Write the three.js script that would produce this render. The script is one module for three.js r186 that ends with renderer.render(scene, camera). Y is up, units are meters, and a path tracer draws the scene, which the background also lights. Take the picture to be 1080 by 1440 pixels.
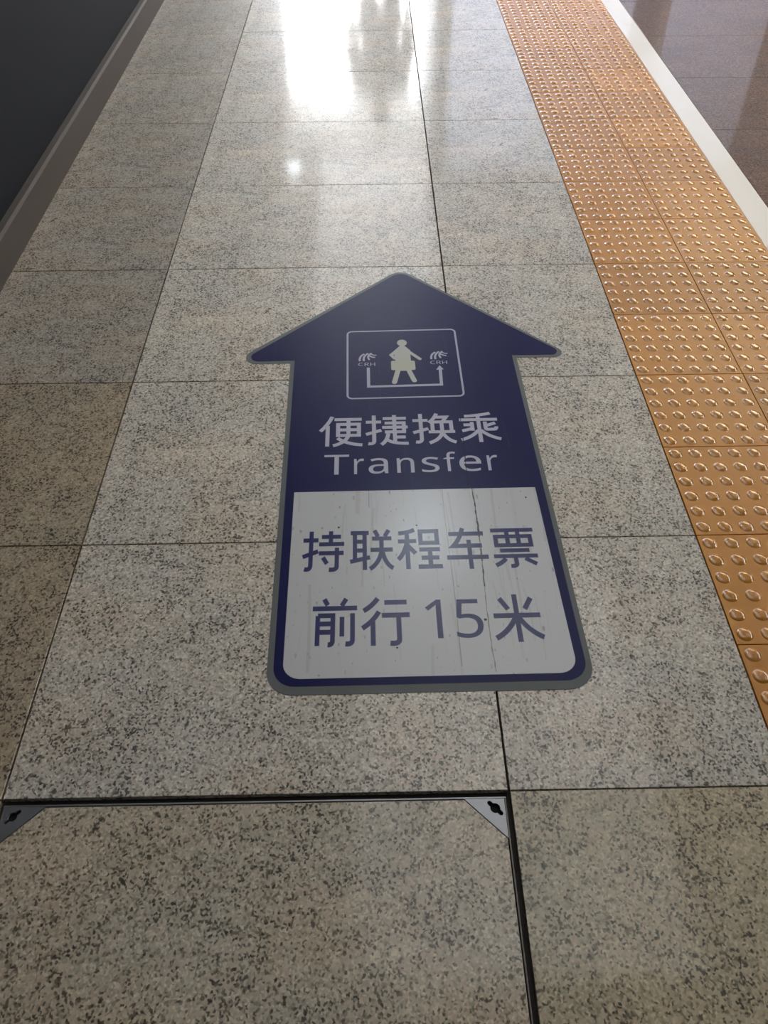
import * as THREE from 'three';
import { RectAreaLightUniformsLib } from 'three/addons/lights/RectAreaLightUniformsLib.js';
import { mergeGeometries } from 'three/addons/utils/BufferGeometryUtils.js';
import { RoundedBoxGeometry } from 'three/addons/geometries/RoundedBoxGeometry.js';
import { MarchingCubes } from 'three/addons/objects/MarchingCubes.js';

// ------------------------------------------------------------------ camera, sky, lights, exposure
const scene = new THREE.Scene();
const camera = new THREE.PerspectiveCamera(64.301, 1080 / 1440, 0.05, 200);
{
  const pitch = 0.8167, yaw = 0.0123, roll = -0.0064;                       // phone held at 1.4 m, tilted down 47 degrees
  const cy = Math.cos(yaw), sy = Math.sin(yaw), cp = Math.cos(pitch), sp = Math.sin(pitch);
  const fw = new THREE.Vector3(sy * cp, -sp, -cy * cp), rt = new THREE.Vector3(cy, 0, sy);
  const up = new THREE.Vector3().crossVectors(rt, fw).normalize();
  const c = Math.cos(roll), s = Math.sin(roll);
  const r2 = rt.clone().multiplyScalar(c).addScaledVector(up, s), u2 = up.clone().multiplyScalar(c).addScaledVector(rt, -s);
  camera.matrixAutoUpdate = true;
  camera.quaternion.setFromRotationMatrix(new THREE.Matrix4().makeBasis(r2, u2, fw.clone().negate()));
  camera.position.set(0, 1.4055, 0);
  camera.updateMatrixWorld(true); camera.updateProjectionMatrix();
}
const renderer = new THREE.WebGLRenderer({ antialias: true });
renderer.toneMapping = THREE.LinearToneMapping;
renderer.toneMappingExposure = 1.0;
renderer.shadowMap.enabled = true;
scene.background = new THREE.Color().setRGB(17, 17.3, 18);                 // even overcast sky, open at the platform's end
RectAreaLightUniformsLib.init();
const CEIL = 3.3;                                                           // ceiling height
// unseen luminous ceilings added for fill light: [x, distance ahead, width, depth, radiance, tint, columns, rows, label]
const PANELS = [
  [0.75, 2.5, 1.8, 2.8, 1.2, [0.98, 1, 0.98], 2, 3, 'added unseen broad white luminous ceiling of six diffuser panels over the arrow sticker'],
  [0.02, 8.2, 1.3, 5.4, 1.5, [0.9, 0.94, 1], 1, 4, 'added unseen long white luminous ceiling bay leading to the open end'],
  [3.75, 7.1, 1.3, 4.2, 6.5, [1, 0.85, 0.62], 1, 3, 'added unseen warm white luminous ceiling bay beside the right wall'],
];
const SPOTS = [[-1.02, 10.6, 0.18, 26, 'small round cool downlight in the ceiling close to the left wall'], [0.38, 4.2, 0.3, 65, 'round cool downlight in the ceiling ahead of the arrow sticker']];   // x, ahead, diameter, radiance

// ------------------------------------------------------------------ helpers
let seed = 7;
const rnd = () => { seed = (seed + 0x6d2b79f5) | 0; let t = Math.imul(seed ^ (seed >>> 15), 1 | seed); t = (t + Math.imul(t ^ (t >>> 7), 61 | t)) ^ t; return ((t ^ (t >>> 14)) >>> 0) / 4294967296; };
const used = {};
const numbered = (n) => { const k = used[n] = (used[n] ?? -1) + 1; return k ? n + '_' + String(k).padStart(3, '0') : n; };
function mesh(name, geometry, material, parent) {
  const m = new THREE.Mesh(geometry, material);
  m.name = parent === scene ? numbered(name) : name;
  if (parent !== scene) { parent.userData.count ??= {}; const k = parent.userData.count[name] = (parent.userData.count[name] ?? -1) + 1; if (k) m.name = name + '_' + String(k).padStart(3, '0'); }
  m.castShadow = m.receiveShadow = true;
  parent.add(m);
  return m;
}
function group(name, x = 0, y = 0, z = 0) { const g = new THREE.Group(); g.name = numbered(name); g.position.set(x, y, z); scene.add(g); return g; }
function tag(o, label, category, groupName) { o.userData.label = label; o.userData.category = category; if (groupName) o.userData.group = groupName; return o; }
const structure = (o) => { o.userData.kind = 'structure'; return o; };
const RGB = (r, g, b) => new THREE.Color().setRGB(r, g, b);

// slab lying in plan: x0..x1, ahead z0..z1, top at y, thickness t, chamfer b, open underneath; uv in metres
function slab(w, d, t, b) {
  const pos = [], uv = [], nor = [];
  const quad = (p, n) => { for (const i of [0, 1, 2, 0, 2, 3]) { pos.push(...p[i]); nor.push(...n); uv.push(p[i][0] + p[i][1], -p[i][2] + p[i][1]); } };
  const ring = (x, z, y) => [[-x, y, z], [x, y, z], [x, y, -z], [-x, y, -z]];
  const a = ring(w / 2 - b, d / 2 - b, 0), c = ring(w / 2, d / 2, -b), e = ring(w / 2, d / 2, -t);
  quad(a, [0, 1, 0]);
  const N = [[0, 0, 1], [1, 0, 0], [0, 0, -1], [-1, 0, 0]], k = Math.SQRT1_2;
  for (let i = 0; i < 4; i++) {
    const j = (i + 1) % 4, n = N[i];
    quad([c[i], c[j], a[j], a[i]], [n[0] * k, k, n[2] * k]);
    quad([e[i], e[j], c[j], c[i]], n);
  }
  const g = new THREE.BufferGeometry();
  g.setAttribute('position', new THREE.Float32BufferAttribute(pos, 3));
  g.setAttribute('normal', new THREE.Float32BufferAttribute(nor, 3));
  g.setAttribute('uv', new THREE.Float32BufferAttribute(uv, 2));
  return g;
}
const box = (w, h, d, x = 0, y = 0, z = 0) => new THREE.BoxGeometry(w, h, d).translate(x, y, z);
// outline with rounded corners: [x, y, radius]
function rounded(points, hole) {
  const s = hole ? new THREE.Path() : new THREE.Shape(), n = points.length;
  for (let i = 0; i < n; i++) {
    const [x, y, r = 0] = points[i], p = points[(i + n - 1) % n], q = points[(i + 1) % n];
    if (!r) { i ? s.lineTo(x, y) : s.moveTo(x, y); continue; }
    const a = Math.atan2(p[1] - y, p[0] - x), b = Math.atan2(q[1] - y, q[0] - x);
    let half = Math.abs(a - b) / 2; if (half > Math.PI / 2) half = Math.PI - half;
    const t = r / Math.tan(half), A = [x + Math.cos(a) * t, y + Math.sin(a) * t], B = [x + Math.cos(b) * t, y + Math.sin(b) * t];
    const mid = Math.atan2(Math.sin(a) + Math.sin(b), Math.cos(a) + Math.cos(b)), C = [x + Math.cos(mid) * r / Math.sin(half), y + Math.sin(mid) * r / Math.sin(half)];
    let s0 = Math.atan2(A[1] - C[1], A[0] - C[0]), s1 = Math.atan2(B[1] - C[1], B[0] - C[0]), ds = s1 - s0;
    while (ds > Math.PI) ds -= 2 * Math.PI; while (ds < -Math.PI) ds += 2 * Math.PI;
    for (let k = 0; k <= 8; k++) { const f = s0 + ds * k / 8, px = C[0] + Math.cos(f) * r, py = C[1] + Math.sin(f) * r; (i === 0 && k === 0) ? s.moveTo(px, py) : s.lineTo(px, py); }
  }
  s.closePath?.();
  return s;
}
const plate = (shape, depth, bevel = 0) => {
  const g = new THREE.ExtrudeGeometry(shape, { depth: depth - bevel, bevelEnabled: bevel > 0, bevelThickness: bevel, bevelSize: bevel, bevelOffset: -bevel, bevelSegments: 1, curveSegments: 12 });
  return g.rotateX(-Math.PI / 2);                                           // shape y runs ahead, thickness upward
};

// ------------------------------------------------------------------ textures
function noise2(n, s) {                                                     // tiling value noise on an n-cell lattice
  const v = new Float32Array(n * n); for (let i = 0; i < n * n; i++) v[i] = rnd();
  const f = (t) => t * t * (3 - 2 * t);
  return (u, w) => {
    const x = u * n, y = w * n, i = Math.floor(x), j = Math.floor(y), a = f(x - i), b = f(y - j), m = (k) => ((k % n) + n) % n;
    const g = (p, q) => v[m(q) * n + m(p)];
    return (g(i, j) * (1 - a) + g(i + 1, j) * a) * (1 - b) + (g(i, j + 1) * (1 - a) + g(i + 1, j + 1) * a) * b;
  };
}
function granite(size, cells, kinds, contrast) {                            // crystals as jittered cells; kinds: [share, r, g, b, spread]
  const jx = new Float32Array(cells * cells), jy = new Float32Array(cells * cells), col = new Float32Array(cells * cells * 3);
  const clump = noise2(26), clump2 = noise2(70), blot = noise2(6), hue = noise2(9);
  for (let j = 0; j < cells; j++) for (let i = 0; i < cells; i++) {
    const k = j * cells + i; jx[k] = rnd(); jy[k] = rnd();
    const c = (clump(i / cells, j / cells) + clump2(i / cells, j / cells)) / 2;
    let t = rnd() * 0.8 + 0.2 * THREE.MathUtils.clamp((c - 0.2) / 0.6, 0, 1), acc = 0, q = kinds[kinds.length - 1];
    for (const kind of kinds) { acc += kind[0]; if (t < acc) { q = kind; break; } }
    const s = (rnd() - 0.5) * q[4], b = (blot(i / cells, j / cells) - 0.5) * contrast, h = (hue(i / cells, j / cells) - 0.5) * contrast;
    col[k * 3] = q[1] + s + b + h * 0.8; col[k * 3 + 1] = q[2] + s + b; col[k * 3 + 2] = q[3] + s + b - h * 0.8;
  }
  const data = new Uint8Array(size * size * 4), wob = noise2(180), wob2 = noise2(400);
  for (let y = 0; y < size; y++) for (let x = 0; x < size; x++) {
    const u = x / size, v = y / size, px = u * cells + (wob(u, v) - 0.5) * 1.2, py = v * cells + (wob2(v, u) - 0.5) * 1.0, ci = Math.floor(px), cj = Math.floor(py);
    let best = 1e9, bk = 0;
    for (let dj = -1; dj <= 1; dj++) for (let di = -1; di <= 1; di++) {
      const i = ((ci + di) % cells + cells) % cells, j = ((cj + dj) % cells + cells) % cells, k = j * cells + i;
      const dx = ci + di + jx[k] - px, dy = cj + dj + jy[k] - py, d = dx * dx + dy * dy;
      if (d < best) { best = d; bk = k; }
    }
    const o = (y * size + x) * 4;
    for (let c = 0; c < 3; c++) data[o + c] = THREE.MathUtils.clamp(col[bk * 3 + c], 0, 255);
    data[o + 3] = 255;
  }
  for (const step of [4, size * 4]) {   // crystals run softly into each other
    const src = data.slice(), N = data.length;
    for (let o = 0; o < N; o++) data[o] = (src[(o + N - step) % N] + 2 * src[o] + src[(o + step) % N]) / 4;
  }
  const t = new THREE.DataTexture(data, size, size);
  t.wrapS = t.wrapT = THREE.RepeatWrapping; t.magFilter = THREE.LinearFilter; t.minFilter = THREE.LinearMipmapLinearFilter; t.generateMipmaps = true;
  t.colorSpace = THREE.SRGBColorSpace; t.needsUpdate = true;
  return t;
}
const beige = granite(2048, 340, [                                          // pale grey-beige stone with dark mica
  [0.17, 234, 225, 210, 20], [0.19, 214, 205, 191, 24], [0.18, 200, 191, 176, 24], [0.10, 214, 194, 178, 22], [0.11, 176, 167, 152, 28],
  [0.08, 140, 131, 118, 34], [0.08, 104, 97, 88, 30], [0.09, 72, 68, 63, 24]], 9);
const darkStone = granite(1024, 200, [[0.4, 92, 76, 70, 20], [0.25, 74, 62, 58, 18], [0.2, 112, 92, 84, 20], [0.15, 52, 44, 42, 14]], 8);
const smudge = (() => {                                                     // roughness: worn and smeared polish
  const n = 512, d = new Uint8Array(n * n * 4), a = noise2(7), b = noise2(23), c = noise2(64);
  for (let i = 0; i < n * n; i++) { const u = (i % n) / n, v = Math.floor(i / n) / n, r = 150 + (a(u, v) - 0.5) * 90 + (b(u, v) - 0.5) * 60 + (c(u, v) - 0.5) * 30; d[i * 4] = d[i * 4 + 1] = d[i * 4 + 2] = r; d[i * 4 + 3] = 255; }
  const t = new THREE.DataTexture(d, n, n); t.wrapS = t.wrapT = THREE.RepeatWrapping; t.magFilter = THREE.LinearFilter; t.needsUpdate = true; t.repeat.set(1 / 1.7, 1 / 1.7);
  return t;
})();

// ------------------------------------------------------------------ materials
function stone(tex, tint, scale, ox, oy, more) {
  const m = tex.clone(); m.repeat.set(1 / scale, 1 / scale); m.offset.set(ox, oy); m.needsUpdate = true;
  return new THREE.MeshPhysicalMaterial({ map: m, color: tint, roughness: 0.52, specularIntensity: 0.85, clearcoat: 0.7, clearcoatRoughness: 0.16, clearcoatRoughnessMap: smudge, ...more });
}
const T = (r, g, b) => RGB(r, g, b);
const graniteMats = {
  plain: [0, 1, 2].map((i) => stone(beige, T(0.88, 0.9, 0.9), 1.2, 0.31 * i, 0.47 * i)),
  light: [0, 1].map((i) => stone(beige, T(0.95, 0.965, 0.96), 1.2, 0.13 + 0.31 * i, 0.7 * i)),
  darkShaded: [0, 1, 2].map((i) => stone(beige, T(0.63, 0.62, 0.6), 1.2, 0.21 + 0.3 * i, 0.4 * i)),  // left column: darker stone, with shade from the wall put into the tint
  brown: [0, 1].map((i) => stone(beige, T(0.64, 0.59, 0.49), 1.2, 0.5 + 0.2 * i, 0.2 + 0.3 * i)),  // browner stone beside the wall, its shade also mixed into this tint
  olive: [0].map(() => stone(beige, T(0.74, 0.71, 0.57), 1.2, 0.62, 0.11)),
};
const tactileTones = [[0.52, 0.215, 0.026], [0.48, 0.197, 0.022], [0.56, 0.235, 0.03]];
const tactileMat = tactileTones.map((c) => new THREE.MeshPhysicalMaterial({ color: RGB(...c), roughness: 0.5, specularIntensity: 0.6, clearcoat: 0.4, clearcoatRoughness: 0.34 }));            // matt plate
const domeMat = tactileTones.map((c) => new THREE.MeshPhysicalMaterial({ color: RGB(...c), roughness: 0.2, ior: 1.6, clearcoat: 0.8, clearcoatRoughness: 0.04 }));  // domes worn shiny by shoes
const whiteStone = new THREE.MeshPhysicalMaterial({ color: RGB(0.84, 0.81, 0.76), roughness: 0.45, clearcoat: 0.35, clearcoatRoughness: 0.05 });
const darkGranite = [0, 1, 2].map((i) => stone(darkStone, T(1.3, 1.15, 1.1), 0.8, 0.3 * i, 0.21 * i, { roughness: 0.6, specularIntensity: 0.6, clearcoat: 0.32, clearcoatRoughness: 0.1 }));
const mortar = new THREE.MeshStandardMaterial({ color: RGB(0.035, 0.03, 0.024), roughness: 0.95 });
const steel = new THREE.MeshStandardMaterial({ color: RGB(0.3, 0.31, 0.33), metalness: 0.85, roughness: 0.42 });
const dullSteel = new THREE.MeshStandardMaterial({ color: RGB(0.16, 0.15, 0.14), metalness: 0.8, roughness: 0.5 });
const darkHole = new THREE.MeshStandardMaterial({ color: RGB(0.01, 0.01, 0.01), roughness: 0.9 });
const wallMat = new THREE.MeshPhysicalMaterial({ color: RGB(0.012, 0.0135, 0.0165), roughness: 0.75, specularIntensity: 0.35 });
const skirtMat = new THREE.MeshPhysicalMaterial({ color: RGB(0.088, 0.072, 0.06), roughness: 0.65, specularIntensity: 0.6 });
const ceilMat = new THREE.MeshStandardMaterial({ color: RGB(0.6, 0.6, 0.58), roughness: 0.9 });
const paleWall = new THREE.MeshStandardMaterial({ color: RGB(0.62, 0.64, 0.68), roughness: 0.6 });

// ------------------------------------------------------------------ floor
// joint lines found in the photograph, metres from the point under the phone
const X0 = -1.188, X1 = -0.6758, X2 = 0.2276, X3 = 0.7318, X4 = 1.0318, X5 = 1.3335, XW = 1.4365, XE = 4.6, Z0 = 0.6312, DEEP = 0.6, FAR = 13.2, BACK = -3.6;
const floor = structure(group('floor'));
{
  const bed = mesh('mortar_bed', box(XE + 1.4, 0.1, FAR - BACK + 0.4, (XE - 1.2) / 2, -0.062, -(FAR + BACK) / 2), mortar, floor);
  bed.position.y = 0;
}
const shared = {};
function tile(name, x0, x1, z0, z1, material, gap = 0.003, dy = 0) {
  const w = +(x1 - x0 - gap).toFixed(4), d = +(z1 - z0 - gap).toFixed(4), key = w + ',' + d;
  const m = mesh(name, shared[key] ??= slab(w, d, 0.014, 0.0006), material, floor);
  m.position.set((x0 + x1) / 2, dy, -(z0 + z1) / 2);
  m.rotation.set((rnd() - 0.5) * 0.0016, 0, (rnd() - 0.5) * 0.0016);        // each stone lies a hair out of true
  return m;
}
const pick = (a) => a[Math.floor(rnd() * a.length)];
for (let r = -7; r < 21; r++) {
  const z0 = Z0 + r * DEEP, z1 = z0 + DEEP;
  tile('granite_tile', X0 - 0.02, X1 - 0.001, z0, z1, pick(r < 2 && r > -2 ? graniteMats.brown : graniteMats.darkShaded));
  if (r !== -1) tile('granite_tile', X1, X2, z0, z1, pick(r < 0 ? graniteMats.plain : graniteMats.light));   // the space at -1 holds the lift-out cover
  tile('granite_tile', X2 + 0.0015, X3, z0, z1, pick(r < 0 ? graniteMats.olive : graniteMats.plain));
  tile('dark_granite_tile', XW, XW + 0.9, z0 - 0.13, z1 - 0.13, pick(darkGranite));
  tile('dark_granite_tile', XW + 0.9, XW + 1.8, z0 - 0.13, z1 - 0.13, pick(darkGranite));
  tile('dark_granite_tile', XW + 1.8, XE, z0 - 0.13, z1 - 0.13, pick(darkGranite));
}
for (let k = -4; k < 11; k++) tile('white_edge_stone', X5, XW, 3.72 + (k - 3) * 1.2, 3.72 + (k - 2) * 1.2, whiteStone, 0.0015);

// tactile paving: 300 mm tiles, six by six domes
const domeShape = (seg) => {                                                // nearly flat top running into a round shoulder
  const p = []; let h = 0;
  for (let i = 0; i <= 12; i++) { const r = 0.0172 * i / 12, slope = (q) => THREE.MathUtils.degToRad(q < 0.007 ? q / 0.007 * 5 : 5 + (q - 0.007) / 0.0102 * 30); if (i) h -= Math.tan(slope(r - 0.0007)) * 0.0172 / 12; p.push([Math.max(r, 1e-4), h]); }
  const base = -h - 0.0001; return new THREE.LatheGeometry([[0.0182, -0.0004], ...p.reverse().map(([r, y]) => [r, y + base])].map((v) => new THREE.Vector2(...v)), seg);
};
const domeFine = domeShape(28), domeCoarse = domeShape(12);
const tactile = [];
for (let k = -12; k < 30; k++) for (const [a, b] of [[X3, X4], [X4, X5]]) {
  const z0 = Z0 + k * 0.3, m = tile('tactile_tile', a, b, z0, z0 + 0.3, pick(tactileMat), 0.0022, 0.0008);
  tactile.push(m); m.updateMatrixWorld(true);
}
{
  const spots = [], v = new THREE.Vector3();
  tactile.forEach((t, n) => { for (let i = 0; i < 36; i++) {
    const x = -0.125 + (i % 6) * 0.05, z = 0.125 - Math.floor(i / 6) * 0.05;
    t.localToWorld(v.set(x, 0, z)); const d = v.distanceTo(camera.position); v.project(camera);
    spots.push({ n, x, z, d: Math.abs(v.x) < 1.01 && Math.abs(v.y) < 1.01 && v.z < 1 ? d : 1e3 + d });
  } });
  const single = new Set(spots.filter((s) => s.d < 1e3).sort((a, b) => a.d - b.d).slice(0, 300)), rest = {};
  for (const s of spots) {
    if (single.has(s)) mesh('dome', domeFine, domeMat[tactileMat.indexOf(tactile[s.n].material)], tactile[s.n]).position.set(s.x, 0, s.z);
    else (rest[s.n] ??= []).push(s);
  }
  const cache = {};
  for (const n in rest) {
    const key = rest[n].map((s) => s.x.toFixed(2) + s.z.toFixed(2)).join();
    const f = mesh('dome_field', cache[key] ??= mergeGeometries(rest[n].map((s) => domeCoarse.clone().translate(s.x, 0, s.z))), domeMat[tactileMat.indexOf(tactile[n].material)], tactile[n]);
    f.userData.kind = 'stuff';
  }
}

// ------------------------------------------------------------------ walls, ceiling, end of the platform
const WALL = X0 - 0.03, ENDX = 0.74, ENDZ = 10.4;
structure(mesh('wall_left', box(0.25, CEIL, FAR - BACK, WALL - 0.125, CEIL / 2, -(FAR + BACK) / 2), wallMat, scene));
{
  const s = new THREE.Shape([[0, -0.008], [0.045, -0.008], [0.045, 0.101], [0.0385, 0.111], [0, 0.111]].map((p) => new THREE.Vector2(...p)));
  const g = new THREE.ExtrudeGeometry(s, { depth: FAR - BACK, bevelEnabled: false });
  structure(mesh('baseboard_left', g.translate(WALL - 0.015, 0.008, -FAR), skirtMat, scene));
}
// right wall; its high, unseen window band is added for side light
const WIN = { z0: 1.4, z1: 5.6, y0: 2.1, y1: 2.6 };
structure(mesh('wall_right', mergeGeometries([box(0.25, WIN.y0, FAR - BACK, XE + 0.125, WIN.y0 / 2, -(FAR + BACK) / 2), box(0.25, CEIL - WIN.y1, FAR - BACK, XE + 0.125, (CEIL + WIN.y1) / 2, -(FAR + BACK) / 2),
  box(0.25, WIN.y1 - WIN.y0, WIN.z0 - BACK, XE + 0.125, (WIN.y0 + WIN.y1) / 2, -(WIN.z0 + BACK) / 2), box(0.25, WIN.y1 - WIN.y0, FAR - WIN.z1, XE + 0.125, (WIN.y0 + WIN.y1) / 2, -(FAR + WIN.z1) / 2)]), wallMat, scene));
{
  const w = structure(group('added_window_1', XE + 0.1, WIN.y0, -(WIN.z0 + WIN.z1) / 2)), W = WIN.z1 - WIN.z0, H = WIN.y1 - WIN.y0, bars = [box(0.05, 0.03, W, 0, 0.015, 0), box(0.05, 0.03, W, 0, H - 0.015, 0)];
  for (let i = 0; i <= 4; i++) bars.push(box(0.05, H, 0.03, 0, H / 2, -W / 2 + W * i / 4));
  mesh('window_frame', mergeGeometries(bars), steel, w);
  const glass = new THREE.MeshPhysicalMaterial({ color: 0xffffff, transmission: 1, thickness: 0, roughness: 0.02 });
  for (let i = 0; i < 4; i++) mesh('pane', box(0.006, H - 0.06, W / 4 - 0.03, 0, H / 2, -W / 2 + W * (i + 0.5) / 4), glass, w);
}
structure(mesh('wall_back', box(XE + 2, CEIL, 0.25, 1.7, CEIL / 2, -BACK + 0.125), paleWall, scene));
structure(mesh('ceiling', box(XE + 2, 0.25, FAR - BACK + 0.5, 1.7, CEIL + 0.125, -(FAR + BACK) / 2), ceilMat, scene));
structure(mesh('wall_end', box(0.2, CEIL, FAR - ENDZ, ENDX + 0.1, CEIL / 2, -(FAR + ENDZ) / 2), paleWall, scene));
{
  const w = structure(group('added_window_2', (XE + ENDX) / 2, 0, -ENDZ)), W = XE - ENDX, n = 3, bars = [box(W, 0.08, 0.08, 0, 0.04, 0), box(W, 0.08, 0.08, 0, CEIL - 0.04, 0)];
  for (let i = 0; i <= n; i++) bars.push(box(0.05, CEIL, 0.06, -W / 2 + 0.025 + (W - 0.05) * i / n, CEIL / 2, 0));
  mesh('window_frame', mergeGeometries(bars), steel, w);
  const frosted = new THREE.MeshPhysicalMaterial({ color: RGB(0.46, 0.51, 0.64), transmission: 0.5, thickness: 0, roughness: 1 });  // unseen frosted glazing, added to give the floor a bluish bright reflection
  for (let i = 0; i < n; i++) mesh('pane', new THREE.PlaneGeometry(W / n - 0.05, CEIL - 0.16).translate(-W / 2 + W * (i + 0.5) / n, CEIL / 2, 0), frosted, w);
}

for (const [x, z, w, d, L, tint, nx, nz, label] of PANELS) {
  const t = group('added_luminous_ceiling', x, CEIL, -z), bars = [], glow = new THREE.MeshStandardMaterial({ color: 0xffffff, roughness: 0.6, emissive: RGB(...tint), emissiveIntensity: L * 0.15 });
  for (let i = 0; i <= nx; i++) bars.push(box(0.03, 0.03, d, -w / 2 + w * i / nx, -0.015, 0));
  for (let i = 0; i <= nz; i++) bars.push(box(w, 0.028, 0.03, 0, -0.0145, -d / 2 + d * i / nz));
  mesh('frame', mergeGeometries(bars), steel, t);
  for (let i = 0; i < nx; i++) for (let j = 0; j < nz; j++) mesh('diffuser', box(w / nx - 0.03, 0.008, d / nz - 0.03, -w / 2 + w * (i + 0.5) / nx, -0.01, -d / 2 + d * (j + 0.5) / nz), glow, t);
  const l = new THREE.RectAreaLight(RGB(...tint), L, w, d); l.name = 'added_ceiling_lamp'; l.position.set(0, -0.034, 0); l.rotation.x = -Math.PI / 2; t.add(l);
  tag(t, label, 'ceiling light');
}
for (const [x, z, d, L, label] of SPOTS) {
  const t = group('downlight', x, CEIL, -z);
  mesh('trim_ring', new THREE.TorusGeometry(d / 2 + 0.01, 0.012, 8, 32).rotateX(Math.PI / 2), steel, t);
  mesh('diffuser', new THREE.CylinderGeometry(d / 2, d / 2, 0.008, 32).translate(0, -0.006, 0), new THREE.MeshStandardMaterial({ color: 0xffffff, emissive: RGB(0.85, 0.95, 1), emissiveIntensity: 3 }), t);
  const l = new THREE.RectAreaLight(RGB(0.82, 0.93, 1), L, d * 0.85, d * 0.85); l.name = 'downlight_lamp'; l.position.set(0, -0.015, 0); l.rotation.x = -Math.PI / 2; t.add(l);
  tag(t, label, 'downlight');
}

// ------------------------------------------------------------------ lift-out floor cover with steel rim and keyed corner plates
{
  const x0 = X1 + 0.0065, x1 = X2 - 0.0065, z0 = Z0 - DEEP + 0.0065, z1 = Z0 - 0.0105, leg = 0.071, rim = 0.0032;
  const W = x1 - x0, D = z1 - z0, t = group('access_cover', (x0 + x1) / 2, 0, -(z0 + z1) / 2);
  tag(t, 'removable granite floor cover with steel edging and slotted triangular corner plates', 'floor cover');
  const hx = W / 2, hz = D / 2, i = rim + 0.0018, c = leg + 0.0035;
  const corner = [[-1, -1], [1, -1], [1, 1], [-1, 1]];
  const pts = [[-hx + c, -hz + i], [hx - c, -hz + i], [hx - i, -hz + c], [hx - i, hz - c], [hx - c, hz - i], [-hx + c, hz - i], [-hx + i, hz - c], [-hx + i, -hz + c]];
  const g = plate(rounded(pts), 0.012, 0.0008).translate(0, -0.0125, 0);
  mesh('granite_inlay', g, stone(beige, T(0.8, 0.79, 0.72), 1.2, 0.27, 0.83), t);
  for (const [w, d, x, z] of [[W, rim, 0, hz - rim / 2], [W, rim, 0, -hz + rim / 2], [rim, D - 2 * rim, hx - rim / 2, 0], [rim, D - 2 * rim, -hx + rim / 2, 0]]) {
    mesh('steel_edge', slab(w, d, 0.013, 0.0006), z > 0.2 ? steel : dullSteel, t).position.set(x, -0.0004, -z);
  }
  for (const [sx, sz] of corner) {
    const q = (x, z) => [sx * (hx - rim - x), sz * (hz - rim - z)];
    const s = rounded([q(0, 0), q(leg, 0), q(0, leg)]);
    // key slot along the cut edge: a round eye in a narrow slot
    const m = [0.0175, 0.0175], a = [Math.SQRT1_2, -Math.SQRT1_2], b = [Math.SQRT1_2, Math.SQRT1_2], loop = [];
    const put = (u, v) => loop.push(q(m[0] + a[0] * u + b[0] * v, m[1] + a[1] * u + b[1] * v));
    const L = 0.017, h = 0.0038, R = 0.0086, k = Math.sqrt(R * R - h * h);
    for (let n = 0; n <= 6; n++) { const f = -Math.PI / 2 + Math.PI * n / 6; put(L - h + Math.cos(f) * h, Math.sin(f) * h); }
    const th = Math.atan2(h, k);
    for (let n = 0; n <= 10; n++) { const f = th + (Math.PI - 2 * th) * n / 10; put(Math.cos(f) * R, Math.sin(f) * R); }
    for (let n = 0; n <= 6; n++) { const f = Math.PI / 2 + Math.PI * n / 6; put(-L + h + Math.cos(f) * h, Math.sin(f) * h); }
    for (let n = 0; n <= 10; n++) { const f = Math.PI + th + (Math.PI - 2 * th) * n / 10; put(Math.cos(f) * R, Math.sin(f) * R); }
    const p = new THREE.Path(loop.map((v) => new THREE.Vector2(...v))); p.closePath(); s.holes.push(p);
    const pl = mesh('corner_plate', plate(s, 0.004, 0.0004).translate(0, -0.0048, 0), steel, t);
    pl.userData.label = 'brushed steel triangular corner plate with a keyhole slot';
    const e = q(m[0], m[1]);
    mesh('key_recess', box(0.036, 0.003, 0.036, e[0], -0.0105, -e[1]), darkHole, pl);
  }
}

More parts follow.
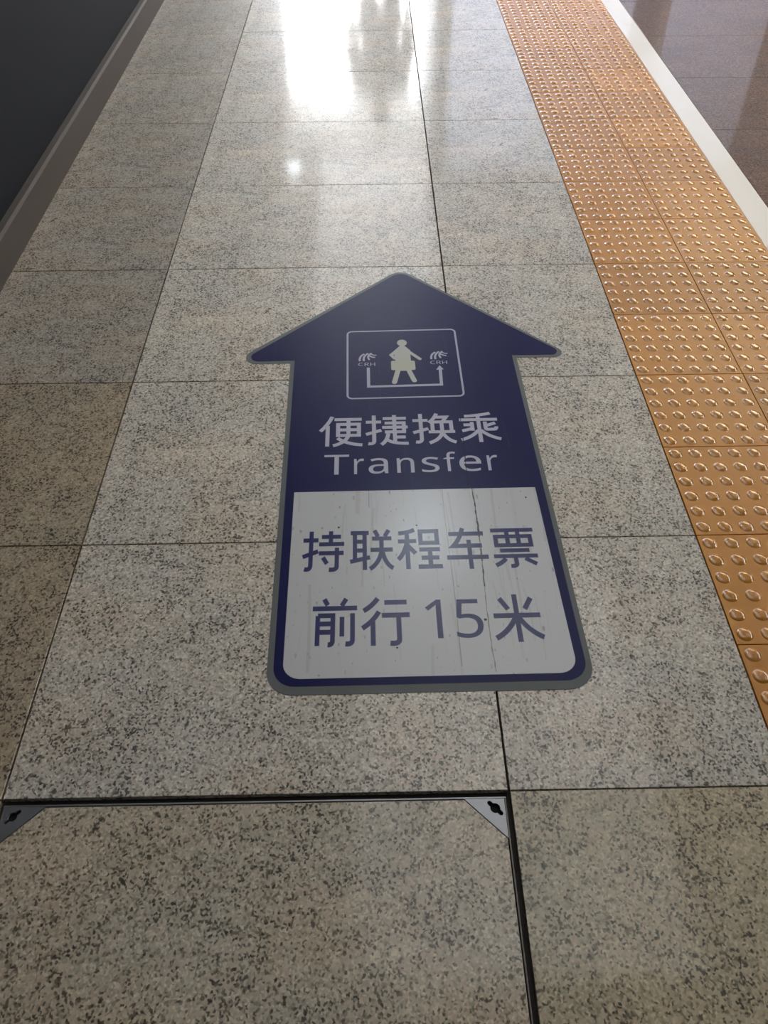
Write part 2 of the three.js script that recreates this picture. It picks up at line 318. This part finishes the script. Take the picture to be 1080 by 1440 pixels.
// ------------------------------------------------------------------ arrow sticker
const NAVY_PTS = [[-0.3115, 0.0075, 0.045], [0.3165, 0.0075, 0.045], [0.304, 1.085], [0.464, 1.083, 0.019], [-0.001, 1.551, 0.035], [-0.481, 1.076, 0.023], [-0.321, 1.078]];
const BORDER_PTS = [[-0.3245, -0.0115, 0.055], [0.3285, -0.0125, 0.055], [0.316, 1.073], [0.4856, 1.072, 0.025], [-0.001, 1.566, 0.045], [-0.512, 1.064, 0.034], [-0.333, 1.065]];
const WHITE_PTS = [[-0.293, 0.0245, 0.036], [0.2975, 0.0245, 0.036], [0.2895, 0.547], [-0.2955, 0.546]];
const PX = 1280, ORIGIN = [-0.5, 1.57];
const printed = (() => {
  const cv = document.createElement('canvas'); cv.width = 1280; cv.height = 2048;
  const c = cv.getContext('2d');
  c.setTransform(PX, 0, 0, -PX, -ORIGIN[0] * PX, ORIGIN[1] * PX);           // sticker metres, y ahead
  const NAVY = '#1b1e4d', WHITE = '#c6c7c8', INK = '#22265c', PALE = '#b2b2c4';
  const path = (pts) => { c.beginPath(); pts.forEach((p, i) => (i ? c.lineTo(p[0], p[1]) : c.moveTo(p[0], p[1]))); c.closePath(); };
  c.fillStyle = '#6a6d6d'; c.fillRect(-0.5, -0.03, 1, 1.6);
  const white = rounded(WHITE_PTS).getPoints(4), navy = rounded(NAVY_PTS).getPoints(4);
  c.fillStyle = NAVY; path(navy.map((p) => [p.x, p.y])); c.fill();
  c.fillStyle = WHITE; path(white.map((p) => [p.x, p.y])); c.fill();
  // dirt on the white panel: long smears, scuffs and specks
  c.save(); path(white.map((p) => [p.x, p.y])); c.clip();
  for (let i = 0; i < 46; i++) { const x = -0.29 + rnd() * 0.58, y = rnd() * 0.5, l = 0.05 + rnd() * 0.25; c.strokeStyle = `rgba(${95 + rnd() * 30},${88 + rnd() * 25},${75 + rnd() * 15},${0.04 + rnd() * 0.1})`; c.lineWidth = 0.001 + rnd() * rnd() * 0.012; c.beginPath(); c.moveTo(x, y); c.quadraticCurveTo(x + (rnd() - 0.5) * 0.01, y + l / 2, x + (rnd() - 0.5) * 0.02, y + l); c.stroke(); }
  for (let i = 0; i < 240; i++) { c.fillStyle = `rgba(80,72,60,${0.05 + rnd() * 0.25})`; const r = 0.0005 + rnd() * rnd() * 0.003; c.beginPath(); c.ellipse(-0.3 + rnd() * 0.6, 0.02 + rnd() * 0.53, r, r * (1 + rnd() * 2), 0, 0, 7); c.fill(); }
  c.restore();
  c.save(); path(navy.map((p) => [p.x, p.y])); c.clip();
  for (let i = 0; i < 60; i++) { const x = -0.44 + rnd() * 0.88, y = 0.5 + rnd() * 0.95, l = 0.03 + rnd() * 0.2; c.strokeStyle = `rgba(120,120,150,${0.02 + rnd() * 0.06})`; c.lineWidth = 0.001 + rnd() * rnd() * 0.01; c.beginPath(); c.moveTo(x, y); c.lineTo(x + (rnd() - 0.5) * 0.02, y + l); c.stroke(); }
  c.restore();
  // characters as brush-free strokes in a 100 by 100 box
  const HAND = 'M2,24 H38 M21,2 V84 Q21,96 7,93 M2,64 L38,51';
  const GLYPH = {
    bian: 'M29,2 Q20,28 2,50 M19,32 V98 M34,12 H98 M43,28 H91 V64 H43 Z M43,46 H91 M67,12 V64 Q62,87 32,96 M42,72 Q60,91 99,95',
    jie: HAND + ' M42,13 H97 M69,2 V93 M46,28 H91 V57 M40,42 H100 M46,57 H95 M69,74 H94 M54,62 Q51,86 37,97 M50,80 Q61,95 100,94',
    huan: HAND + ' M60,2 Q53,20 40,32 M57,14 H82 L72,30 M48,30 H92 V62 M48,30 V62 M38,62 H100 M70,30 V62 Q66,86 38,97 M71,66 Q80,89 100,96',
    cheng: 'M80,4 Q50,12 18,13 M5,25 H95 M50,10 V99 M34,33 V62 M14,42 H34 M9,62 L36,54 M65,32 V53 Q65,58 70,58 H84 Q90,58 90,49 M89,37 L66,46 M47,60 Q34,81 5,91 M53,60 Q68,81 97,90',
    chi: HAND + ' M46,16 H92 M68,2 V34 M40,34 H100 M40,56 H99 M83,43 V87 Q83,97 65,95 M50,66 L60,81',
    lian: 'M1,8 H44 M11,8 V76 M34,8 V99 M11,30 H34 M11,52 H34 M0,79 L46,69 M58,2 L66,18 M92,2 L82,18 M52,23 H98 M48,51 H100 M74,23 V51 Q70,82 46,97 M76,56 Q82,86 100,96',
    journey: 'M41,4 Q24,11 4,12 M2,32 H44 M23,9 V99 M22,36 Q16,62 1,76 M25,44 L41,62 M54,8 H92 V37 H54 Z M50,53 H97 M54,73 H94 M46,94 H100 M74,53 V94',
    che: 'M10,16 H92 M44,2 Q35,30 19,45 H86 M2,72 H98 M56,31 V99',
    piao: 'M3,8 H97 M12,24 H88 V46 H12 Z M38,8 V46 M62,8 V46 M18,59 H82 M3,73 H98 M50,73 V91 Q50,98 37,97 M28,79 Q20,89 5,95 M70,79 L93,93',
    qian: 'M26,2 L34,15 M75,2 L65,17 M1,22 H99 M13,37 V98 M13,37 H46 V88 Q46,97 36,96 M13,54 H46 M13,71 H46 M66,40 V80 M89,33 V87 Q89,97 74,95',
    xing: 'M34,2 Q22,18 4,28 M36,30 Q24,50 1,64 M23,48 V99 M48,11 H95 M42,38 H100 M77,38 V87 Q77,97 58,95',
    mi: 'M19,10 L34,33 M83,10 L68,33 M3,46 H97 M50,2 V99 M47,49 Q32,77 3,91 M53,49 Q68,77 97,91',
  };
  const glyph = (name, x0, x1, y0, y1, ink, weight) => {
    c.save(); c.transform((x1 - x0) / 100, 0, 0, -(y1 - y0) / 100, x0, y1);
    c.strokeStyle = ink; c.lineWidth = weight; c.lineCap = 'butt'; c.lineJoin = 'miter'; c.stroke(new Path2D(GLYPH[name])); c.restore();
  };
  const letters = (text, x0, x1, y0, y1, ink, face = 'sans-serif', flat = false) => {   // fits the ink box of the text to x0..x1, y0..y1
    c.save(); c.font = '200px ' + face; const m = c.measureText(text), w = m.actualBoundingBoxLeft + m.actualBoundingBoxRight, h = m.actualBoundingBoxAscent + m.actualBoundingBoxDescent;
    c.transform((x1 - x0) / w, 0, 0, -(y1 - y0) / h, x0, y0); c.fillStyle = ink; c.fillText(text, m.actualBoundingBoxLeft, -m.actualBoundingBoxDescent); c.restore();
  };
  // blue field: pictogram in a rounded frame
  c.lineJoin = 'round';
  const FR = rounded([[-0.1685, 0.9, 0.014], [0.1495, 0.9035, 0.014], [0.149, 1.2195, 0.014], [-0.1705, 1.2155, 0.014]]).getPoints(4);
  c.strokeStyle = PALE; c.lineWidth = 0.0058; path(FR.map((p) => [p.x, p.y])); c.stroke();
  const shapeFill = (pts, ink) => { c.fillStyle = ink; path(pts); c.fill(); };
  const FIG = '#bcbdb6', limb = (w, ...pts) => { c.strokeStyle = FIG; c.lineWidth = w; c.lineCap = 'round'; c.beginPath(); pts.forEach((p, i) => (i ? c.lineTo(...p) : c.moveTo(...p))); c.stroke(); };
  c.fillStyle = FIG; c.beginPath(); c.ellipse(-0.0105, 1.1545, 0.0145, 0.0165, 0, 0, 7); c.fill();
  shapeFill([[-0.018, 1.139], [-0.003, 1.139], [0.012, 1.117], [0.012, 1.06], [0.011, 1.02], [-0.034, 1.02], [-0.033, 1.075], [-0.036, 1.115]], FIG);
  limb(0.011, [-0.006, 1.127], [0.038, 1.0745]); limb(0.011, [-0.018, 1.127], [-0.044, 1.096], [-0.034, 1.079]); limb(0.016, [-0.028, 1.1], [-0.018, 1.09]);
  limb(0.0145, [-0.026, 1.026], [-0.0385, 0.968]); limb(0.0145, [0.003, 1.026], [0.0175, 0.974]);
  shapeFill(rounded([[-0.046, 1.024, 0.006], [0.0235, 1.0235, 0.006], [0.023, 1.067, 0.006], [-0.0455, 1.068, 0.006]]).getPoints(3).map((p) => [p.x, p.y]), '#bcbdae');
  c.strokeStyle = PALE; c.lineCap = 'butt'; c.lineJoin = 'miter'; c.lineWidth = 0.0092; c.beginPath(); c.moveTo(-0.1105, 1.038); c.lineTo(-0.1105, 0.951); c.lineTo(0.0915, 0.9545); c.lineTo(0.093, 1.026); c.stroke();
  shapeFill([[0.081, 1.022], [0.0925, 1.043], [0.103, 1.0235]], PALE);
  for (const [dx, dy] of [[0, 0], [0.2055, 0.003]]) {                       // striped train-nose emblem over its three letters
    c.strokeStyle = PALE; c.lineCap = 'butt';
    for (const [w, p] of [[0.0062, [-0.1345, 1.069, -0.137, 1.092, -0.121, 1.103]], [0.0062, [-0.1225, 1.069, -0.127, 1.09, -0.110, 1.106]], [0.006, [-0.1065, 1.074, -0.117, 1.092, -0.1, 1.1065]], [0.0055, [-0.09, 1.0855, -0.104, 1.0865, -0.109, 1.099]], [0.0045, [-0.086, 1.096, -0.1, 1.095, -0.104, 1.107]]]) {
      c.lineWidth = w; c.beginPath(); c.moveTo(p[0] + dx, p[1] + dy); c.quadraticCurveTo(p[2] + dx, p[3] + dy, p[4] + dx, p[5] + dy); c.stroke();
    }
    letters('CRH', -0.139 + dx, -0.0905 + dx, 1.0455 + dy, 1.0615 + dy, PALE, 'bold sans-serif');
  }
  const LET = '#bdbccb';
  glyph('bian', -0.241, -0.128, 0.706, 0.828, LET, 9.5); glyph('jie', -0.122, -0.010, 0.708, 0.83, LET, 9.5); glyph('huan', 0.001, 0.113, 0.711, 0.833, LET, 9.5); glyph('cheng', 0.121, 0.233, 0.713, 0.833, LET, 9.5);
  letters('T', -0.2255, -0.163, 0.605, 0.6765, LET); letters('r', -0.151, -0.1255, 0.605, 0.660, LET); letters('a', -0.1145, -0.065, 0.605, 0.661, LET); letters('n', -0.044, 0.0, 0.607, 0.661, LET);
  letters('s', 0.018, 0.063, 0.607, 0.662, LET); letters('f', 0.074, 0.106, 0.609, 0.681, LET); letters('e', 0.113, 0.168, 0.607, 0.664, LET); letters('r', 0.183, 0.2105, 0.609, 0.664, LET);
  glyph('chi', -0.268, -0.173, 0.296, 0.419, INK, 10); glyph('lian', -0.159, -0.063, 0.298, 0.419, INK, 10); glyph('journey', -0.052, 0.047, 0.298, 0.42, INK, 10); glyph('che', 0.057, 0.154, 0.295, 0.42, INK, 10); glyph('piao', 0.161, 0.265, 0.298, 0.418, INK, 9.5);
  glyph('qian', -0.239, -0.143, 0.099, 0.223, INK, 10); glyph('xing', -0.134, -0.033, 0.098, 0.222, INK, 10); letters('1', 0.0, 0.035, 0.114, 0.213, INK, 'bold sans-serif'); letters('5', 0.063, 0.121, 0.113, 0.213, INK); glyph('mi', 0.141, 0.246, 0.099, 0.225, INK, 10);
  // the film has split along the stone joint beneath it, and creased beside it
  const crack = (pts, ink, w) => { c.strokeStyle = ink; c.lineJoin = 'round'; for (let i = 1; i < pts.length; i++) { c.lineWidth = w * (0.5 + rnd()); c.beginPath(); c.moveTo(...pts[i - 1]); c.lineTo(...pts[i]); c.stroke(); } };
  const split = []; for (let y = 0.03; y < 0.9; y += 0.012) split.push([(y < 0.55 ? 0.1345 - 0.003 * Math.sin(y * 11) : 0.128 + (y - 0.55) * 0.012) + (rnd() - 0.5) * 0.0016, y]);
  crack(split.filter((p) => p[1] < 0.25), 'rgba(80,72,55,0.6)', 0.0017); crack(split.filter((p) => p[1] > 0.235 && p[1] < 0.56), 'rgba(52,48,44,0.85)', 0.0024); crack(split.filter((p) => p[1] > 0.38 && p[1] < 0.46), '#23211f', 0.0036); crack(split.filter((p) => p[1] > 0.55), 'rgba(24,24,48,0.75)', 0.0022);
  crack([[0.063, 0.548], [0.0625, 0.44], [0.066, 0.3], [0.067, 0.2], [0.066, 0.045]], 'rgba(95,88,75,0.45)', 0.0014);
  crack([[-0.115, 0.548], [-0.115, 0.49]], 'rgba(90,84,72,0.5)', 0.002);
  c.fillStyle = '#2c2c33'; for (const [x, y, r] of [[-0.186, 0.428, 0.0025], [0.262, 0.513, 0.002], [-0.005, 0.43, 0.0022], [0.126, 0.158, 0.003], [-0.062, 0.093, 0.002]]) { c.beginPath(); c.arc(x, y, r, 0, 7); c.fill(); }
  const t = new THREE.CanvasTexture(cv); t.colorSpace = THREE.SRGBColorSpace; t.magFilter = THREE.LinearFilter; t.minFilter = THREE.LinearMipmapLinearFilter; t.needsUpdate = true;
  return t;
})();
{
  const t = group('floor_sticker', 0.0995, 0, -0.845); t.rotation.y = 0.0075;
  tag(t, 'dark blue and white arrow floor sticker with grey edge pointing ahead to the transfer', 'floor sticker');
  const wrap = (g) => { const p = g.attributes.position, uv = g.attributes.uv; for (let i = 0; i < p.count; i++) uv.setXY(i, p.getX(i) - ORIGIN[0], (-p.getZ(i) + 0.03) / 1.6); return g; };
  const film = (roughness, more) => new THREE.MeshPhysicalMaterial({ map: printed, roughness, specularIntensity: 0.3, ...more });
  mesh('border', wrap(plate(rounded(BORDER_PTS), 0.0006).translate(0, 0.0003, 0)), film(0.4), t).userData.label = 'grey edge band of the sticker';
  mesh('blue_field', wrap(plate(rounded(NAVY_PTS), 0.0004).translate(0, 0.0008, 0)), film(0.3), t).userData.label = 'dark blue arrow field with pictogram and white lettering';
  mesh('white_panel', wrap(plate(rounded(WHITE_PTS), 0.0004).translate(0, 0.0011, 0)), film(0.25, { specularIntensity: 0.9 }), t).userData.label = 'scuffed white lower panel with dark blue characters';
}

// ------------------------------------------------------------------ notice stand before the added frosted end wall, seen mirrored in the edge stone
{
  const t = group('notice_stand', 2.85, 0, -9.24), w = new THREE.MeshStandardMaterial({ color: RGB(0.86, 0.86, 0.84), roughness: 0.5 }), d = new THREE.MeshStandardMaterial({ color: RGB(0.05, 0.06, 0.06), roughness: 0.5 });
  mesh('base', new RoundedBoxGeometry(0.5, 0.03, 0.34, 2, 0.01).translate(0, 0.015, 0), w, t);
  mesh('post', new RoundedBoxGeometry(0.1, 1.72, 0.06, 2, 0.008).translate(0.12, 0.89, 0), w, t);
  mesh('panel', new RoundedBoxGeometry(0.26, 1.5, 0.035, 2, 0.006).translate(-0.06, 0.78, 0), d, t);
  tag(t, 'slim dark notice stand with one white upright before the added frosted end wall', 'notice stand');
}

// ------------------------------------------------------------------ passer-by walking to the open end, seen only mirrored in the stone
function blobby(bones, centre, size, res, k = 0.02) {                       // bones: [ax, ay, az, ra, bx, by, bz, rb], joined by a smooth minimum
  const mc = new MarchingCubes(res, new THREE.MeshStandardMaterial(), false, false, 400000), h = res / 2, f = mc.field, s = size / 2;
  for (let z = 0; z < res; z++) for (let y = 0; y < res; y++) for (let x = 0; x < res; x++) {
    const px = centre[0] + (x - h) / h * s, py = centre[1] + (y - h) / h * s, pz = centre[2] + (z - h) / h * s;
    let d = 1;
    for (const b of bones) {
      const vx = b[4] - b[0], vy = b[5] - b[1], vz = b[6] - b[2], wx = px - b[0], wy = py - b[1], wz = pz - b[2];
      const t = Math.min(1, Math.max(0, (vx * wx + vy * wy + vz * wz) / (vx * vx + vy * vy + vz * vz + 1e-9)));
      const e = Math.hypot(wx - vx * t, wy - vy * t, wz - vz * t) - (b[3] + (b[7] - b[3]) * t);
      if (d - e > k) d = e; else if (d - e > -k) { const q = (k - Math.abs(d - e)) / k; d = Math.min(d, e) - q * q * k / 4; }
    }
    f[x + y * res + z * res * res] = -d;
  }
  mc.isolation = 0; mc.update();
  const n = mc.count, P = new Float32Array(n * 3), N = new Float32Array(n * 3);
  for (let i = 0; i < n * 3; i++) { P[i] = centre[i % 3] + mc.positionArray[i] * s; N[i] = mc.normalArray[i]; }
  const g = new THREE.BufferGeometry(); g.setAttribute('position', new THREE.BufferAttribute(P, 3)); g.setAttribute('normal', new THREE.BufferAttribute(N, 3));
  return g;
}
{
  const skin = new THREE.MeshPhysicalMaterial({ color: RGB(0.5, 0.3, 0.2), roughness: 0.55 }), cloth = new THREE.MeshStandardMaterial({ color: RGB(0.025, 0.028, 0.04), roughness: 0.9 });
  const denim = new THREE.MeshStandardMaterial({ color: RGB(0.03, 0.032, 0.04), roughness: 0.9 }), hairMat = new THREE.MeshStandardMaterial({ color: RGB(0.012, 0.01, 0.009), roughness: 0.6 }), rubber = new THREE.MeshStandardMaterial({ color: RGB(0.02, 0.02, 0.02), roughness: 0.6 });
  const t = group('person', 0.09, 0, -8);
  tag(t, 'person in a dark jacket and trousers walking away toward the bright open end', 'person');
  const hip = 0.86, L = [], arms = [], legs = [];
  const leg = (s, kz, az, ky) => [[s * 0.085, hip, 0, 0.085, s * 0.11, 0.48 + ky, kz, 0.056], [s * 0.11, 0.48 + ky, kz, 0.056, s * 0.125, 0.075 + ky, az, 0.038]];
  legs.push(...leg(-1, -0.1, -0.2, 0), ...leg(1, 0.02, 0.26, 0.02));
  const feet = [[-0.125, 0.045, -0.19, 0.036, -0.13, 0.034, -0.37, 0.03], [0.125, 0.07, 0.27, 0.036, 0.13, 0.034, 0.11, 0.03]];
  arms.push([-0.19, 1.38, 0, 0.055, -0.245, 1.1, 0.06, 0.043], [-0.245, 1.1, 0.06, 0.043, -0.25, 0.87, 0.02, 0.029], [0.19, 1.38, 0, 0.055, 0.245, 1.1, -0.03, 0.043], [0.245, 1.1, -0.03, 0.043, 0.25, 0.87, -0.12, 0.029]);
  const torso = [[-0.07, 0.9, 0, 0.1, 0.07, 0.9, 0, 0.1], [-0.05, 1.08, 0, 0.098, 0.05, 1.08, 0, 0.098], [-0.09, 1.27, 0, 0.1, 0.09, 1.27, 0, 0.1], [0, 0.92, 0, 0.1, 0, 1.3, 0, 0.11], [-0.15, 1.385, 0, 0.055, 0.15, 1.385, 0, 0.055]];
  const neck = [0, 1.38, 0, 0.055, 0, 1.5, -0.015, 0.05];
  const head = [[0, 1.6, 0.0, 0.083, 0, 1.62, 0.018, 0.08], [0, 1.545, -0.03, 0.055, 0, 1.6, -0.02, 0.068], [0, 1.505, -0.06, 0.02, 0, 1.53, -0.05, 0.036], [0, 1.6, -0.085, 0.007, 0, 1.565, -0.108, 0.011], [-0.014, 1.53, -0.088, 0.006, 0.014, 1.53, -0.088, 0.006], [-0.036, 1.618, -0.074, 0.01, -0.016, 1.62, -0.08, 0.009], [0.036, 1.618, -0.074, 0.01, 0.016, 1.62, -0.08, 0.009],
    [-0.08, 1.565, 0.005, 0.008, -0.086, 1.6, 0.015, 0.011], [0.08, 1.565, 0.005, 0.008, 0.086, 1.6, 0.015, 0.011], [0, 1.46, -0.01, 0.05, 0, 1.54, -0.01, 0.052]];
  const hand = (s, z) => { const x = s * 0.25, b = [[x, 0.87, z, 0.026, x, 0.845, z, 0.026], [x, 0.84, z - 0.022, 0.016, x, 0.785, z - 0.027, 0.013], [x, 0.84, z, 0.017, x, 0.782, z - 0.004, 0.013], [x, 0.84, z + 0.02, 0.016, x, 0.785, z + 0.018, 0.012]];
    [[-0.034, 0.034, 0.03], [-0.012, 0.04, 0.034], [0.009, 0.036, 0.031], [0.028, 0.028, 0.024]].forEach(([dz, a, c]) => b.push([x, 0.785, z + dz, 0.0095, x - s * 0.008, 0.785 - a, z + dz * 1.08, 0.0085], [x - s * 0.008, 0.785 - a, z + dz * 1.08, 0.0085, x - s * 0.026, 0.785 - a - c, z + dz * 1.1, 0.007]));
    b.push([x - s * 0.006, 0.845, z - 0.03, 0.014, x - s * 0.016, 0.805, z - 0.055, 0.0105], [x - s * 0.016, 0.805, z - 0.055, 0.0105, x - s * 0.024, 0.775, z - 0.06, 0.0085]); return b; };
  const strip = (g) => g;
  const body = mergeGeometries([strip(blobby([...torso, neck, ...arms, ...legs, ...feet], [0, 0.76, 0], 1.66, 130, 0.05)), blobby(head, [0, 1.58, 0], 0.32, 90, 0.02), blobby(hand(-1, 0.02), [-0.25, 0.79, 0.015], 0.22, 74, 0.006), blobby(hand(1, -0.12), [0.25, 0.79, -0.125], 0.22, 74, 0.006)]);
  mesh('body', body, skin, t);
  const grow = (a, r) => a.map((b) => [b[0], b[1], b[2], b[3] + r, b[4], b[5], b[6], b[7] + r]);
  mesh('jacket', blobby([...grow(torso, 0.022), ...grow(arms, 0.018), [-0.09, 0.86, 0, 0.11, 0.09, 0.86, 0, 0.11]], [0, 1.12, 0], 0.9, 100, 0.05), cloth, t);
  mesh('trousers', blobby([...grow(legs, 0.016), [-0.07, 0.88, 0, 0.112, 0.07, 0.88, 0, 0.112]], [0, 0.52, 0], 1.0, 100, 0.04), denim, t);
  mesh('hair', blobby([[0, 1.625, 0.022, 0.09, 0, 1.64, 0.01, 0.088], [0, 1.56, 0.05, 0.06, 0, 1.62, 0.03, 0.085]], [0, 1.6, 0.02], 0.3, 60, 0.02), hairMat, t);
  for (const f of feet) mesh('shoe', blobby(grow([f], 0.011), [(f[0] + f[4]) / 2, 0.06, (f[2] + f[6]) / 2], 0.36, 56, 0.02), rubber, t);
}

scene.traverse((o) => { delete o.userData.count; });
renderer.render(scene, camera);
